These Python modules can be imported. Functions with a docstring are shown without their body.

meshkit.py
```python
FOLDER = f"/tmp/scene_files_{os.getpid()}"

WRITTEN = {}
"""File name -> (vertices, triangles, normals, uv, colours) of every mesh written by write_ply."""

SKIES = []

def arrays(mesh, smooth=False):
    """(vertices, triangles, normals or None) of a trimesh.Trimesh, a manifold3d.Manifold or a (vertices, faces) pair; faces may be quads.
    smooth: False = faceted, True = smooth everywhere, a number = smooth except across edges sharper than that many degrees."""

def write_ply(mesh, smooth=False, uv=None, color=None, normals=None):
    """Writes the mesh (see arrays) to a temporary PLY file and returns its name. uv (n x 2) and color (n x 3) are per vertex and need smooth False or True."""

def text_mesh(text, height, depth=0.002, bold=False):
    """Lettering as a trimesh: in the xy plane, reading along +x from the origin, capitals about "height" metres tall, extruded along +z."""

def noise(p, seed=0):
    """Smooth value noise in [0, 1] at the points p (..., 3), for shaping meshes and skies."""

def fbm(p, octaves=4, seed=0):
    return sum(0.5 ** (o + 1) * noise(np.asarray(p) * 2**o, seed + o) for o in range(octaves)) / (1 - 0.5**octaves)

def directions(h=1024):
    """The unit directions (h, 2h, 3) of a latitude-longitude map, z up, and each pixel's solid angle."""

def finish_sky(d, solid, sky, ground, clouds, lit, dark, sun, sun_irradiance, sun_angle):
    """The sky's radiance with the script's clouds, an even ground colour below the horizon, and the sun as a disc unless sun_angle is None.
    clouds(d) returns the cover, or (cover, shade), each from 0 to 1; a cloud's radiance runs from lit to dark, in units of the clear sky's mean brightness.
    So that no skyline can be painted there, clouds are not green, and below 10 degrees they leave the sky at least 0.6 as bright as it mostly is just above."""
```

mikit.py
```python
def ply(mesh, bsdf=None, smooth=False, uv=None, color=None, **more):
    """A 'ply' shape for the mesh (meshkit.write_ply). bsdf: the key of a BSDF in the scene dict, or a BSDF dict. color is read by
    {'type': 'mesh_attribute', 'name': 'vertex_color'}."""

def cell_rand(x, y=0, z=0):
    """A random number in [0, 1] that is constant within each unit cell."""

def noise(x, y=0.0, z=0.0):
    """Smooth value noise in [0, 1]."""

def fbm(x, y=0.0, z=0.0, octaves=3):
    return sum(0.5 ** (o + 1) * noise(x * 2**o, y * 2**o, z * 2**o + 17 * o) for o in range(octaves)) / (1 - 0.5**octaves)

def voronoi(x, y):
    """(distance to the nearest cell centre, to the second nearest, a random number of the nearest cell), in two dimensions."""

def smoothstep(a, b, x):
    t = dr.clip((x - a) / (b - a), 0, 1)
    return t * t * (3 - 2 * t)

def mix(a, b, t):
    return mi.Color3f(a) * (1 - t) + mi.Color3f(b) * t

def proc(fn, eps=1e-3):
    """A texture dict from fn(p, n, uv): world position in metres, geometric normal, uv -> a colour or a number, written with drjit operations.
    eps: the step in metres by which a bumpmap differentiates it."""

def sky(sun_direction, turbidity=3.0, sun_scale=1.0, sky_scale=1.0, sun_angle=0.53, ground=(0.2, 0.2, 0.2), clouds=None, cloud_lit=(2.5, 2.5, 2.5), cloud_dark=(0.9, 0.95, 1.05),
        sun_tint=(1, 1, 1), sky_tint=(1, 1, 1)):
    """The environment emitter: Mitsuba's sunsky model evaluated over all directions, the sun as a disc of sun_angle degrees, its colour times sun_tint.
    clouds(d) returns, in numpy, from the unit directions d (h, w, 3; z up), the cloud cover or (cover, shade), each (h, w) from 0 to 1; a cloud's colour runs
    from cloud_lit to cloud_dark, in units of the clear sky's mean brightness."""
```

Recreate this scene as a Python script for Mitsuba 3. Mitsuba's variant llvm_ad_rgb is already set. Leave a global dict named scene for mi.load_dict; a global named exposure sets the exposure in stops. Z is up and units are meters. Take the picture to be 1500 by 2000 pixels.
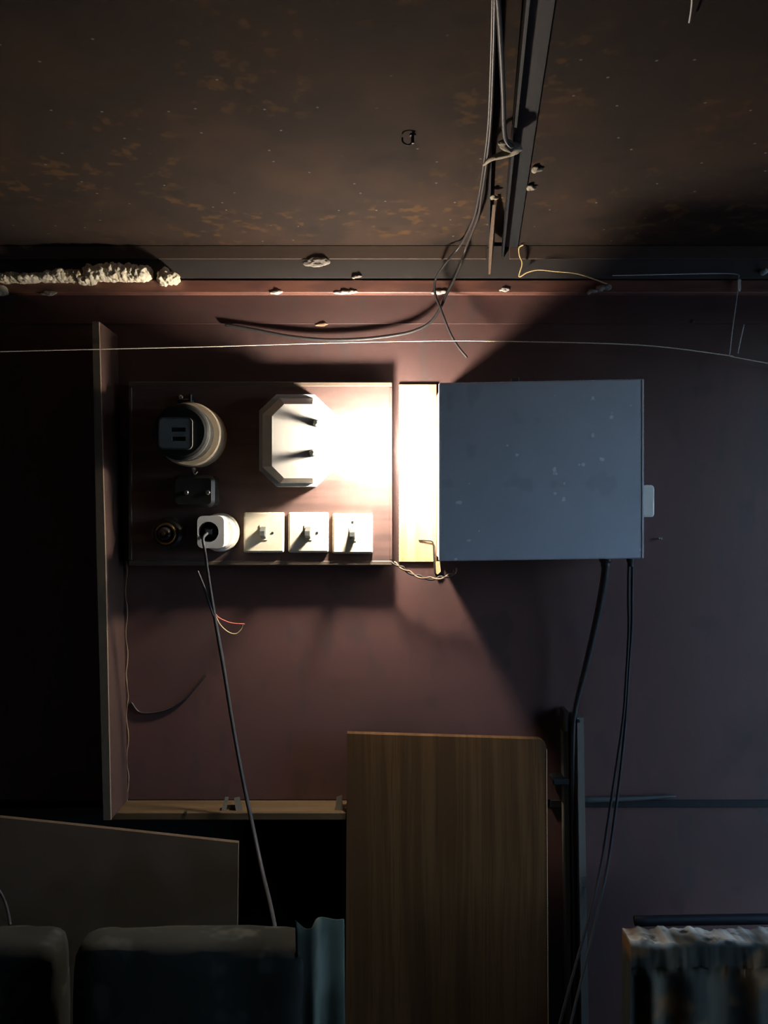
import math, random
import numpy as np, trimesh, manifold3d as m3
import mitsuba as mi
import drjit as dr
import mikit, meshkit
from mikit import proc, noise, fbm, voronoi, smoothstep, mix
from shapely.geometry import Polygon, Point, box as sbox
from scipy.spatial.transform import Rotation as Rot

T = mi.ScalarTransform4f
random.seed(7); rng = np.random.default_rng(7)
scene, labels = {}, {}

# ------------------------------------------------------------------ camera, sky, exposure
ZC = 1.45            # height of the camera; the back wall is the plane y = 0, the camera stands at y = -CAM
CAM = 1.60
FPX = 1600.0         # focal length for a frame 1500 x 2000
exposure = 0.0
scene['camera'] = {'type': 'perspective', 'fov': 2 * math.degrees(math.atan(1000 / FPX)), 'fov_axis': 'y', 'near_clip': 0.02, 'far_clip': 100,
                   'to_world': T().look_at(origin=[0, -CAM, ZC], target=[0, 0, ZC], up=[0, 0, 1])}
scene['sky'] = mikit.sky([-0.75, 0.35, 0.55], turbidity=5.0, sun_scale=0.2, sky_scale=40.0, ground=(0.16, 0.16, 0.17), sky_tint=(0.90, 1.0, 1.06))
BULB_RADIANCE = np.array([1.0, 0.86, 0.72]) * 1000.0
BULB = (-0.006, -0.135, ZC + 0.126)

# ------------------------------------------------------------------ helpers
def P(px, py, d):
    """The point d metres in front of the back wall that the photograph shows at px, py."""
    s = (CAM - d) / FPX
    return np.array([(px - 750) * s, -d, ZC + (1000 - py) * s])

def C(px, py, h):
    """The point at height h above the camera (ceiling level) that the photograph shows at px, py."""
    dist = h * FPX / (1000 - py)
    return np.array([(px - 750) * dist / FPX, dist - CAM, ZC + h])

def W(px, d=0.0): return (px - 750) * (CAM - d) / FPX
def H(py, d=0.0): return ZC + (1000 - py) * (CAM - d) / FPX

def bsdf(name, color, rough=0.6, metallic=0.0, spec=0.4, **kw):
    scene[name] = {'type': 'twosided', 'b': {'type': 'principled', 'base_color': color if isinstance(color, dict) else {'type': 'rgb', 'value': list(color)},
                   'roughness': rough, 'metallic': metallic, 'specular': spec, **kw}}
    return name

def add(key, mesh, mat, smooth=False, **kw):
    scene[key] = mikit.ply(mesh, mat, smooth=smooth, **kw)
    return key

def tag(key, label=None, cat=None, group=None, kind=None):
    d = {}
    if label: d['label'] = label
    if cat: d['category'] = cat
    if group: d['group'] = group
    if kind: d['kind'] = kind
    labels[key] = d

def struct(key, label, cat=None): tag(key, label, cat, None, 'structure')

def cbox(x0, x1, y0, y1, z0, z1, b=0.002):
    """A box with chamfered edges."""
    x0, x1 = sorted((x0, x1)); y0, y1 = sorted((y0, y1)); z0, z1 = sorted((z0, z1))
    b = min(b, (x1 - x0) * .45, (y1 - y0) * .45, (z1 - z0) * .45)
    pts = []
    for x, sx in ((x0, 1), (x1, -1)):
        for y, sy in ((y0, 1), (y1, -1)):
            for z, sz in ((z0, 1), (z1, -1)):
                pts += [(x + sx * b, y + sy * b, z), (x + sx * b, y, z + sz * b), (x, y + sy * b, z + sz * b)]
    return trimesh.convex.convex_hull(np.array(pts))

def hull(pts): return trimesh.convex.convex_hull(np.array(pts))

def slab(quad_px, d_front, d_back, b=0.0):
    """A prism whose front face covers the given outline (pixels at depth d_front), running straight back to d_back."""
    pts = [P(x, y, d_front) for x, y in quad_px]
    return hull([p for p in pts] + [(p[0], -d_back, p[2]) for p in pts])

def facebox(px0, px1, py0, py1, d_front, d_back, b=0.002):
    return cbox(W(px0, d_front), W(px1, d_front), -d_front, -d_back, H(py1, d_front), H(py0, d_front), b)

def spline(pts, n=8):
    p = np.asarray(pts, float)
    if len(p) < 3: return np.array([p[0] + (p[-1] - p[0]) * t for t in np.linspace(0, 1, n + 1)])
    q = np.vstack([2 * p[0] - p[1], p, 2 * p[-1] - p[-2]])
    out = []
    for i in range(1, len(q) - 2):
        a, b_, c, d = q[i - 1], q[i], q[i + 1], q[i + 2]
        for t in np.linspace(0, 1, n, endpoint=False):
            out.append(.5 * (2 * b_ + (c - a) * t + (2 * a - 5 * b_ + 4 * c - d) * t * t + (3 * b_ - a - 3 * c + d) * t ** 3))
    return np.array(out + [p[-1]])

def tube(pts, r, sides=8, n=8, smooth_path=True, flat=None):
    """A round wire along the points; r is one radius or one per spline point."""
    c = spline(pts, n) if smooth_path else np.asarray(pts, float)
    k = len(c)
    rad = np.interp(np.linspace(0, 1, k), np.linspace(0, 1, len(np.atleast_1d(r))), np.atleast_1d(r))
    t = np.gradient(c, axis=0); t /= np.linalg.norm(t, axis=1, keepdims=True) + 1e-12
    u = np.cross(t[0], [0.31, 0.9, 0.2]); u /= np.linalg.norm(u)
    v, f = [], []
    a = np.arange(sides) * 2 * math.pi / sides
    for i in range(k):
        u = u - t[i] * u.dot(t[i]); u /= np.linalg.norm(u)
        w = np.cross(t[i], u)
        v.append(c[i] + rad[i] * (np.cos(a)[:, None] * u + np.sin(a)[:, None] * w))
    v = np.vstack(v + [c[:1], c[-1:]])
    for i in range(k - 1):
        for j in range(sides):
            a0, a1 = i * sides + j, i * sides + (j + 1) % sides
            f += [(a0, a1, a1 + sides), (a0, a1 + sides, a0 + sides)]
    for j in range(sides):
        f += [(k * sides, (j + 1) % sides, j), (k * sides + 1, (k - 1) * sides + j, (k - 1) * sides + (j + 1) % sides)]
    m = trimesh.Trimesh(v, f, process=False); m.fix_normals()
    return m

def lathe(profile, at=(0, 0, 0), axis=(0, -1, 0), sections=40):
    """profile: (radius, distance along the axis) pairs."""
    m = trimesh.creation.revolve(np.array(profile, float), sections=sections)
    ax = np.array(axis, float); ax /= np.linalg.norm(ax)
    m.apply_transform(trimesh.geometry.align_vectors([0, 0, 1], ax)); m.apply_translation(at)
    m.fix_normals()
    return m

def extrude(poly, y_back, y_front):
    """A polygon in (x, z) made solid between two y."""
    m = trimesh.creation.extrude_polygon(poly, abs(y_front - y_back), engine='earcut')
    v = m.vertices.copy()
    m.vertices = np.stack([v[:, 0], min(y_back, y_front) + v[:, 2], v[:, 1]], -1)
    m.fix_normals()
    return m

def rrect(x0, x1, z0, z1, r, res=6): return sbox(min(x0, x1) + r, min(z0, z1) + r, max(x0, x1) - r, max(z0, z1) - r).buffer(r, res)

def plate(poly, y_back, y_front, bev):
    """An extruded outline with its front edge bevelled."""
    s = 1 if y_front > y_back else -1
    a = extrude(poly, y_back, y_front - s * bev)
    p0 = np.array(poly.exterior.coords)[:-1]; p1 = np.array(poly.buffer(-bev, join_style=2).exterior.coords)[:-1]
    top = hull([(x, y_front - s * bev, z) for x, z in p0] + [(x, y_front, z) for x, z in p1])
    return trimesh.util.concatenate([a, top])

def cat(*ms): return trimesh.util.concatenate(list(ms))

def to_manifold(m): return m3.Manifold(m3.Mesh(np.asarray(m.vertices, np.float32), np.asarray(m.faces, np.uint32)))

def lumps(balls, edge, amp, scale, seed, smooth_it=6):
    """A foam-like body: a union of squashed balls (centre, radii), its surface broken up by noise."""
    parts = []
    for c, r in balls:
        s = trimesh.creation.icosphere(subdivisions=2); s.apply_scale(r); s.apply_translation(c)
        parts.append(to_manifold(s))
    u = m3.Manifold.batch_boolean(parts, m3.OpType.Add).refine_to_length(edge).to_mesh()
    m = trimesh.Trimesh(u.vert_properties[:, :3], u.tri_verts, process=True)
    trimesh.smoothing.filter_taubin(m, iterations=smooth_it)
    k = meshkit.fbm(m.vertices * scale, 3, seed) - .5
    m.vertices = m.vertices + m.vertex_normals * (k * amp * 2)[:, None]
    return m

# ------------------------------------------------------------------ materials
def wall_fn(p, n, uv):
    a = fbm(p.x * 5, p.z * 5, 0.0, 4)
    b = fbm(p.x * 38, p.z * 14, 3.0, 3)
    c = mix((0.110, 0.056, 0.050), (0.080, 0.046, 0.042), smoothstep(.3, .75, a))
    c = mix(c, (0.062, 0.052, 0.050), smoothstep(.62, .85, b) * .45)
    s = smoothstep(.74, .80, fbm(p.x * 21 + 5, p.z * 13, 7.0, 3))
    return mix(c, (0.028, 0.026, 0.026), s * .2)
bsdf('m_wall', proc(wall_fn), 0.5, spec=.35)

def rust_fn(p, n, uv):
    a = fbm(p.x * 9, p.y * 9, 1.0, 4)
    b = fbm(p.x * 55, p.y * 55, 4.0, 3)
    c = mix((0.026, 0.0195, 0.0165), (0.035, 0.0235, 0.018), smoothstep(.35, .7, a))
    c = mix(c, (0.066, 0.038, 0.018), smoothstep(.56, .78, b) * smoothstep(.42, .66, fbm(p.x * 6 + 3, p.y * 6, 9.0, 3)) * .8)
    c = mix(c, (0.017, 0.0145, 0.013), smoothstep(.55, .85, fbm(p.x * 24, p.y * 24, 11.0, 3)) * .5)
    d1, d2, w = voronoi(p.x * 26, p.y * 26)
    c = mix(c, (0.16, 0.14, 0.12), smoothstep(.06, .03, d1) * smoothstep(.86, .90, w))
    return c
bsdf('m_rust', proc(rust_fn), 0.9, spec=.08)

def rail_fn(p, n, uv):
    a = fbm(p.x * 12, p.z * 60, 2.0, 3)
    return mix((0.20, 0.088, 0.062), (0.13, 0.064, 0.050), smoothstep(.35, .7, a))
bsdf('m_rail', proc(rail_fn), 0.5)

def pine_fn(p, n, uv):
    g = fbm(p.x * 90 + 2 * fbm(p.x * 8, p.z * 3, 0.0, 2), p.z * 4, p.y * 90, 3)
    return mix((0.62, 0.42, 0.22), (0.46, 0.29, 0.14), smoothstep(.35, .7, g))
bsdf('m_pine', proc(pine_fn), 0.6)

def oldwood_fn(p, n, uv):
    g = fbm(p.x * 60, p.z * 5, p.y * 60, 3)
    return mix((0.30, 0.20, 0.12), (0.19, 0.125, 0.08), smoothstep(.3, .75, g))
bsdf('m_oldwood', proc(oldwood_fn), 0.7, spec=.2)

def railwood_fn(p, n, uv):
    g = fbm(p.x * 5, p.z * 60, p.y * 60, 3)
    return mix((0.105, 0.068, 0.033), (0.07, 0.046, 0.024), smoothstep(.3, .75, g))
bsdf('m_railwood', proc(railwood_fn), 0.7, spec=.2)

def lam_fn(p, n, uv):
    warp = fbm(p.x * 3.0, p.z * 1.2, 0.0, 3)
    g = fbm(p.x * 85 + warp * 7, p.z * 2.2, 0.0, 3)
    f = fbm(p.x * 420, p.z * 9, 5.0, 2)
    c = mix((0.105, 0.056, 0.022), (0.072, 0.037, 0.015), smoothstep(.28, .72, g))
    return mix(c, (0.052, 0.027, 0.012), smoothstep(.55, .8, f) * .5)
bsdf('m_laminate', proc(lam_fn), 0.42)
bsdf('m_laminate_edge', (0.34, 0.27, 0.19), 0.5)

def ply_fn(p, n, uv):
    g = fbm(p.x * 4, p.z * 30, p.y * 30, 3)
    s = fbm(p.x * 7, p.z * 7, 6.0, 3)
    return mix(mix((0.085, 0.057, 0.031), (0.062, 0.042, 0.024), g), (0.12, 0.085, 0.06), smoothstep(.5, .75, s) * .6)
bsdf('m_plywood', proc(ply_fn), 0.7, spec=.2)

def board_fn(p, n, uv):
    g = fbm(p.x * 8, p.z * 70, 0.0, 3)
    return mix((0.130, 0.080, 0.070), (0.095, 0.062, 0.055), smoothstep(.3, .7, g))
bsdf('m_board', proc(board_fn), 0.45)
bsdf('m_board_edge', (0.11, 0.085, 0.065), 0.5)

def greybox_fn(p, n, uv):
    a = fbm(p.x * 10, p.z * 10, 1.0, 3)
    c = mix((0.50, 0.53, 0.575), (0.43, 0.46, 0.505), a)
    b = fbm(p.x * 60, p.z * 60, 4.0, 3)
    c = mix(c, (0.75, 0.78, 0.80), smoothstep(.80, .85, b))
    return mix(c, (0.12, 0.115, 0.115), smoothstep(.70, .82, fbm(p.x * 26, p.z * 18, 8.0, 3)) * .12)
bsdf('m_greypaint', proc(greybox_fn), 0.42, spec=.5)
bsdf('m_greyedge', (0.62, 0.65, 0.67), 0.4)

def cloth_fn(p, n, uv):
    a = fbm(p.x * 7, p.z * 7, p.y * 7, 4)
    b = fbm(p.x * 30, p.z * 30, p.y * 30, 3)
    c = mix((0.016, 0.017, 0.014), (0.032, 0.033, 0.027), smoothstep(.3, .7, a))
    return mix(c, (0.08, 0.082, 0.07), smoothstep(.58, .8, b) * .5)
bsdf('m_cloth', proc(cloth_fn), 0.85, spec=.1)

def cloth2_fn(p, n, uv):
    b = fbm(p.x * 18, p.z * 9, p.y * 18, 3)
    return mix((0.085, 0.098, 0.075), (0.034, 0.040, 0.031), smoothstep(.3, .75, b))
bsdf('m_cloth_pale', proc(cloth2_fn), 0.85, spec=.1)

def peel_fn(p, n, uv):
    top = smoothstep(0.0, .02, p.z - (ZC - .690) + .030 * (fbm(p.x * 16, p.y * 16, 0.0, 3) - .5))
    r = fbm(p.x * 30, p.z * 9, p.y * 20, 3)
    c = mix((0.060, 0.052, 0.036), (0.026, 0.028, 0.023), smoothstep(.35, .65, r))
    c = mix(c, (0.13, 0.066, 0.028), smoothstep(.55, .75, fbm(p.x * 18, p.z * 18, 5.0, 3)))
    return mix(c, (0.62, 0.60, 0.50), top * smoothstep(.30, .52, fbm(p.x * 45, p.z * 45, p.y * 45, 3)))
bsdf('m_peel', proc(peel_fn), 0.85, spec=.15)

def foam_fn(p, n, uv):
    a = fbm(p.x * 40, p.y * 40, p.z * 40, 3)
    return mix((0.90, 0.83, 0.62), (0.74, 0.63, 0.42), smoothstep(.4, .8, a))
bsdf('m_foam', proc(foam_fn), 0.75, spec=.2)
bsdf('m_putty', (0.62, 0.56, 0.50), 0.85)
bsdf('m_dust', (0.30, 0.27, 0.235), 0.95)
bsdf('m_white', (0.82, 0.79, 0.70), 0.38, spec=.5)
bsdf('m_cream', (0.80, 0.72, 0.54), 0.38, spec=.5)
bsdf('m_porcelain', (0.85, 0.84, 0.80), 0.25, spec=.5)
bsdf('m_toggle', (0.075, 0.085, 0.08), 0.4)
bsdf('m_black', (0.016, 0.017, 0.016), 0.35, spec=.35)
bsdf('m_bakelite', (0.035, 0.030, 0.026), 0.3, spec=.5)
bsdf('m_darkgrey', (0.075, 0.078, 0.074), 0.45)
bsdf('m_meterbase', (0.52, 0.42, 0.28), 0.5)
bsdf('m_meterplate', (0.20, 0.21, 0.20), 0.35)
bsdf('m_hole', (0.012, 0.012, 0.012), 0.8)
bsdf('m_brass', (0.62, 0.46, 0.20), 0.35, 1.0)
bsdf('m_steel', (0.62, 0.62, 0.60), 0.3, 1.0)
bsdf('m_darksteel', (0.016, 0.018, 0.020), 0.5, spec=.3)
bsdf('m_recess', (0.075, 0.066, 0.060), 0.7)
bsdf('m_lip', (0.085, 0.060, 0.046), 0.7, spec=.2)
bsdf('m_rubber', (0.032, 0.030, 0.030), 0.45)
bsdf('m_greycable', (0.045, 0.047, 0.050), 0.5, spec=.25)
bsdf('m_string', (0.66, 0.62, 0.52), 0.7)
bsdf('m_yellowwire', (0.60, 0.46, 0.22), 0.5)
bsdf('m_redwire', (0.62, 0.16, 0.12), 0.5)
bsdf('m_lath', (0.15, 0.14, 0.115), 0.7)
bsdf('m_void', (0.022, 0.022, 0.022), 0.9, spec=.1)
bsdf('m_concrete', (0.07, 0.068, 0.066), 0.9)
bsdf('m_brownpaint', (0.050, 0.027, 0.021), 0.6)
bsdf('m_edgewood', (0.15, 0.115, 0.08), 0.75, spec=.15)
bsdf('m_sliver', (0.10, 0.068, 0.045), 0.8)
bsdf('m_rag', (0.24, 0.21, 0.155), 0.9)

# ------------------------------------------------------------------ the room
HC = 0.51                      # ceiling above the camera
XL, XR, YF = -1.35, 1.30, -4.2
add('wall_back', cbox(XL, XR, 0.10, 0.16, 0, ZC + HC + .1, .001), 'm_void'); struct('wall_back', 'dark back wall of the garage behind the painted sheets')
seam_l, seam_r = 1562, 1562
add('wall_back__sheet', cbox(XL, W(1600), 0.0, 0.02, H(seam_l), H(630), .0004), 'm_wall')
add('wall_back__sheet_001', cbox(XL, W(1600), -0.003, 0.02, H(633), H(560), .0004), 'm_wall')
add('wall_back__sheet_002', cbox(W(670), W(1600), 0.004, 0.02, 0.0, H(1576), .0015), 'm_wall')
add('wall_back__sheet_003', cbox(XL, W(668), 0.06, 0.075, 0.0, H(1600), .0015), 'm_void')
add('wall_back__sheet_004', cbox(XR, W(1601), 0.002, 0.02, 0.0, H(560), .0015), 'm_wall')
add('trim_1', cbox(XL, XR, -0.021, 0.02, H(572, .021), H(546, .021), .002), 'm_rail'); struct('trim_1', 'reddish brown painted rail along the top of the wall')
add('wall_left', cbox(XL - .1, XL, YF, .16, 0, ZC + HC + .1, .001), 'm_concrete'); struct('wall_left', 'dark left wall of the garage')
wr = [cbox(XR, XR + .1, -0.30, .16, 0, ZC + HC + .1, .001), cbox(XR, XR + .1, YF, -1.00, 0, ZC + HC + .1, .001),
      cbox(XR, XR + .1, -1.00, -0.30, 0, 0.15, .001), cbox(XR, XR + .1, -1.00, -0.30, 1.85, ZC + HC + .1, .001)]
add('wall_right', cat(*wr), 'm_concrete'); struct('wall_right', 'right wall of the garage with an open doorway')
add('wall_front', cbox(XL - .1, XR + .1, YF - .1, YF, 0, ZC + HC + .1, .001), 'm_concrete'); struct('wall_front', 'front wall of the garage')
add('floor', cbox(XL - .1, XR + .1, YF - .1, .16, -.1, 0, .001), 'm_concrete'); struct('floor', 'concrete garage floor')
# ceiling: two rusted steel sheets with a gap for the beam, the wall-side edge folded down
zc0 = ZC + HC
def gx(y, side): return {-1: np.interp(-y, [.03, .784], [.201, .1107]), 1: np.interp(-y, [.03, .784], [.236, .1545])}[side]
def ceil_sheet(side):
    ys = (-.03, YF)
    xa, xb = (XL, None) if side < 0 else (XR, None)
    slope = (.1107 - .201) / .754 if side < 0 else (.1545 - .236) / .754
    x_near = .201 if side < 0 else .236
    pts = []
    yfar = -1.8
    for z in (zc0, zc0 + .006):
        pts += [(xa, -.03, z), (x_near, -.03, z), (x_near + slope * (1.77), yfar, z), (xa, yfar, z)]
    return hull(pts)
add('ceiling', cbox(XL - .1, XR + .1, YF - .1, .16, zc0 + .05, zc0 + .1, .001), 'm_void'); struct('ceiling', 'dark garage ceiling above the rusty sheets')
add('ceiling__sheet', ceil_sheet(-1), 'm_rust'); add('ceiling__sheet_001', ceil_sheet(1), 'm_rust')
add('ceiling__sheet_002', cbox(XL, XR, -4.2, -1.81, zc0, zc0 + .006, .001), 'm_rust')
add('ceiling__lip', cbox(XL, .196, -.034, -.030, zc0 - .026, zc0 - .0005, .0008), 'm_lip')
add('ceiling__lip_001', cbox(.240, XR, -.034, -.030, zc0 - .026, zc0 - .0005, .0008), 'm_lip')
# the dark recess between ceiling lip and rail
add('wall_back__recess_board', cbox(XL, XR, -.0195, .04, H(550), zc0 + .004, .001), 'm_recess')

# ------------------------------------------------------------------ ceiling beam: a dark steel channel in the gap
def along(xn, xf, w, z0, z1, yn=-.005, yf=-1.75):
    """A straight bar on the ceiling from x = xn at the wall to x = xf at y = -0.784, w wide."""
    k = (xf - xn) / .754
    pts = []
    for y in (yn, yf):
        x = xn + k * (-y - .03)
        for z in (z0, z1): pts += [(x, y, z), (x + w, y, z)]
    return hull(pts)
tag('ceiling_beam', 'dark steel channel beam running across the rusty ceiling towards the viewer', 'beam')
add('ceiling_beam__web', along(.198, .110, .0285, zc0 + .010, zc0 + .014, -.0205), 'm_rust')
add('ceiling_beam__flange', along(.1985, .1085, .003, zc0 - .003, zc0 + .012, -.0205), 'm_darksteel')
add('ceiling_beam__flange_001', along(.226, .1400, .0035, zc0 - .020, zc0 + .032, -.0205), 'm_darksteel')
add('ceiling_beam__flange_002', along(.226, .1400, .030, zc0 - .0035, zc0 - .0005, -.0345), 'm_darksteel')
# loose sliver of wood at the wall end
add('wood_sliver', hull([C(955, 470, HC - .012), C(966, 470, HC - .012), C(955, 470, HC - .007), C(966, 470, HC - .007), C(962, 400, HC - .006), C(968, 400, HC - .006), P(954, 536, .040), P(958, 536, .040), P(954, 536, .035), P(958, 536, .035)]), 'm_sliver')
tag('wood_sliver', 'brown pointed sliver of wood hanging at the wall end of the ceiling beam', 'wood')

# ------------------------------------------------------------------ shallow wooden frame on the wall
dl = .117
tag('wall_frame', 'shallow wooden frame of planks on edge around the meter board wall', 'frame')
def side_plank(d, df, yback):
    pts = []
    for (a, b, y) in ((180, 193, 628), (189, 206, 1100), (202, 216, 1602)):
        pts.append((P(a, y, dl), P(b, y, dl)))
    v = []
    for a, b in pts: v += [(a[0], -d, a[2]), (b[0], -d, b[2]), (b[0] - .004 * (yback > -.01), yback, b[2]), (a[0], yback, a[2])]
    f = []
    for i in range(2):
        for j in range(4):
            a0, a1 = i * 4 + j, i * 4 + (j + 1) % 4
            f += [(a0, a1, a1 + 4), (a0, a1 + 4, a0 + 4)]
    f += [(0, 2, 1), (0, 3, 2), (8, 9, 10), (8, 10, 11)]
    m = trimesh.Trimesh(np.array(v), f, process=False); m.fix_normals(); return m
add('wall_frame__side_plank', side_plank(dl - .006, dl - .006, -.0005), 'm_brownpaint')
add('wall_frame__edge_strip', side_plank(dl, dl, -(dl - .0058)), 'm_edgewood')
add('wall_frame__bottom_plank', cbox(W(212, .067), W(700, .067), -.067, -.0005, H(1602, .067), H(1587, .067) , .0015), 'm_railwood')
# a strip of peeling filler in the inner corner
tag('corner_filler', 'thin line of crumbling filler in the inner corner of the wooden frame', 'filler')
cf = [P(246 + 2 * math.sin(k * 1.7) + .008 * (y - 1090), y, .004) for k, y in enumerate(range(1095, 1590, 22))]
add('corner_filler__bead', tube(cf, rng.uniform(.0008, .0022, 40), 6, 3), 'm_oldwood', True)

# ------------------------------------------------------------------ meter board
db = .041
bx0, bx1, bz0, bz1 = W(250, db), W(766, db), H(1105, db), H(745, db)
tag('meter_board', 'dark brown wooden board carrying the meter, the sockets and the bulb', 'board')
add('meter_board__panel', cbox(bx0 + .004, bx1 - .004, -.0395, -.001, bz0 + .004, bz1 - .004, .001), 'm_board')
add('meter_board__edge_strip', cbox(bx0, bx1, -db, -.002, bz1 - .010, bz1, .002), 'm_board_edge')
add('meter_board__edge_strip_001', cbox(bx0, bx1, -db, -.002, bz0, bz0 + .010, .002), 'm_board_edge')
add('meter_board__edge_strip_002', cbox(bx0, bx0 + .008, -db, -.002, bz0 + .0101, bz1 - .0101, .002), 'm_board_edge')
add('meter_board__edge_strip_003', cbox(bx1 - .006, bx1, -db, -.002, bz0 + .0101, bz1 - .0101, .002), 'm_board')
yb = -.0395

# ------------------------------------------------------------------ electric meter
tag('electric_meter', 'old black round electric meter with a beige base ring on the dark board', 'electric meter')
mc = P(369, 848, .098)
add('electric_meter__base', lathe([(0, 0), (.056, 0), (.0590, .004), (.0590, .058), (.0565, .0610), (0, .0610)], (mc[0], yb, mc[2]), sections=56), 'm_meterbase', 30)
add('electric_meter__drum', lathe([(.0500, .0610), (.0500, .100), (.0480, .104), (.043, .107), (0, .107)], (mc[0] - .004, yb, mc[2]), sections=56), 'm_black', 30)
add('electric_meter__rim', lathe([(.0500, .095), (.0512, .0955), (.0512, .0995), (.0500, .100)], (mc[0] - .004, yb, mc[2]), sections=56), 'm_darkgrey', 30)
yf = yb - .107
fx, fz = P(344, 847, -yf)[0], P(344, 847, -yf)[2]
pl = rrect(fx - .029, fx + .029, fz - .0275, fz + .0275, .008)
win = sbox(fx - .008, fz + .003, fx + .018, fz + .0105).union(sbox(fx - .006, fz - .0135, fx + .018, fz - .0055))
add('electric_meter__face_plate', extrude(pl.difference(win), yf, yf - .005), 'm_meterplate')
add('electric_meter__face_plate__window', extrude(sbox(fx - .0079, fz + .0031, fx + .0179, fz + .0104), yf - .0005, yf - .0015), 'm_hole')
add('electric_meter__face_plate__window_001', extrude(sbox(fx - .0059, fz - .0134, fx + .0179, fz - .0056), yf - .0005, yf - .0015), 'm_hole')
add('electric_meter__face_plate__frame', extrude(pl.buffer(.001).difference(pl.buffer(-.0012)), yf - .0002, yf - .0062), 'm_darkgrey')
tz = P(380, 955, .09)
add('electric_meter__terminal_cover', plate(rrect(tz[0] - .042, tz[0] + .036, tz[2] - .034, tz[2] + .026, .012), yb, yb - .048, .006), 'm_black')
for i, (x, y) in enumerate(((364, 962), (406, 962))):
    q = P(x, y, .09)
    add('electric_meter__screw' + ('' if i == 0 else '_001'), lathe([(0, 0), (.0042, 0), (.0042, .0035), (.003, .005), (0, .0055)], (q[0], yb - .048, q[2]), sections=16), 'm_steel', 35)
q = P(375, 918, .10)
add('electric_meter__seal', cat(lathe([(0, 0), (.0036, 0), (.0042, .005), (.0025, .009), (0, .010)], (q[0], yb - .046, q[2]), (0.2, -1, .3), 14),
    tube([q + (.001, .006, -.002), q + (.006, -.004, -.008), q + (.011, -.003, -.003)], .0012, 6)), 'm_steel', 35)
q = P(360, 782, .055)
add('electric_meter__bracket', cat(cbox(q[0] - .014, q[0] + .016, yb - .014, yb, q[2] - .012, q[2] + .004, .003), cbox(q[0] + .009, q[0] + .015, yb - .020, yb, q[2] - .006, q[2] + .012, .002)), 'm_black')
q = P(352, 775, .06)
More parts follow.
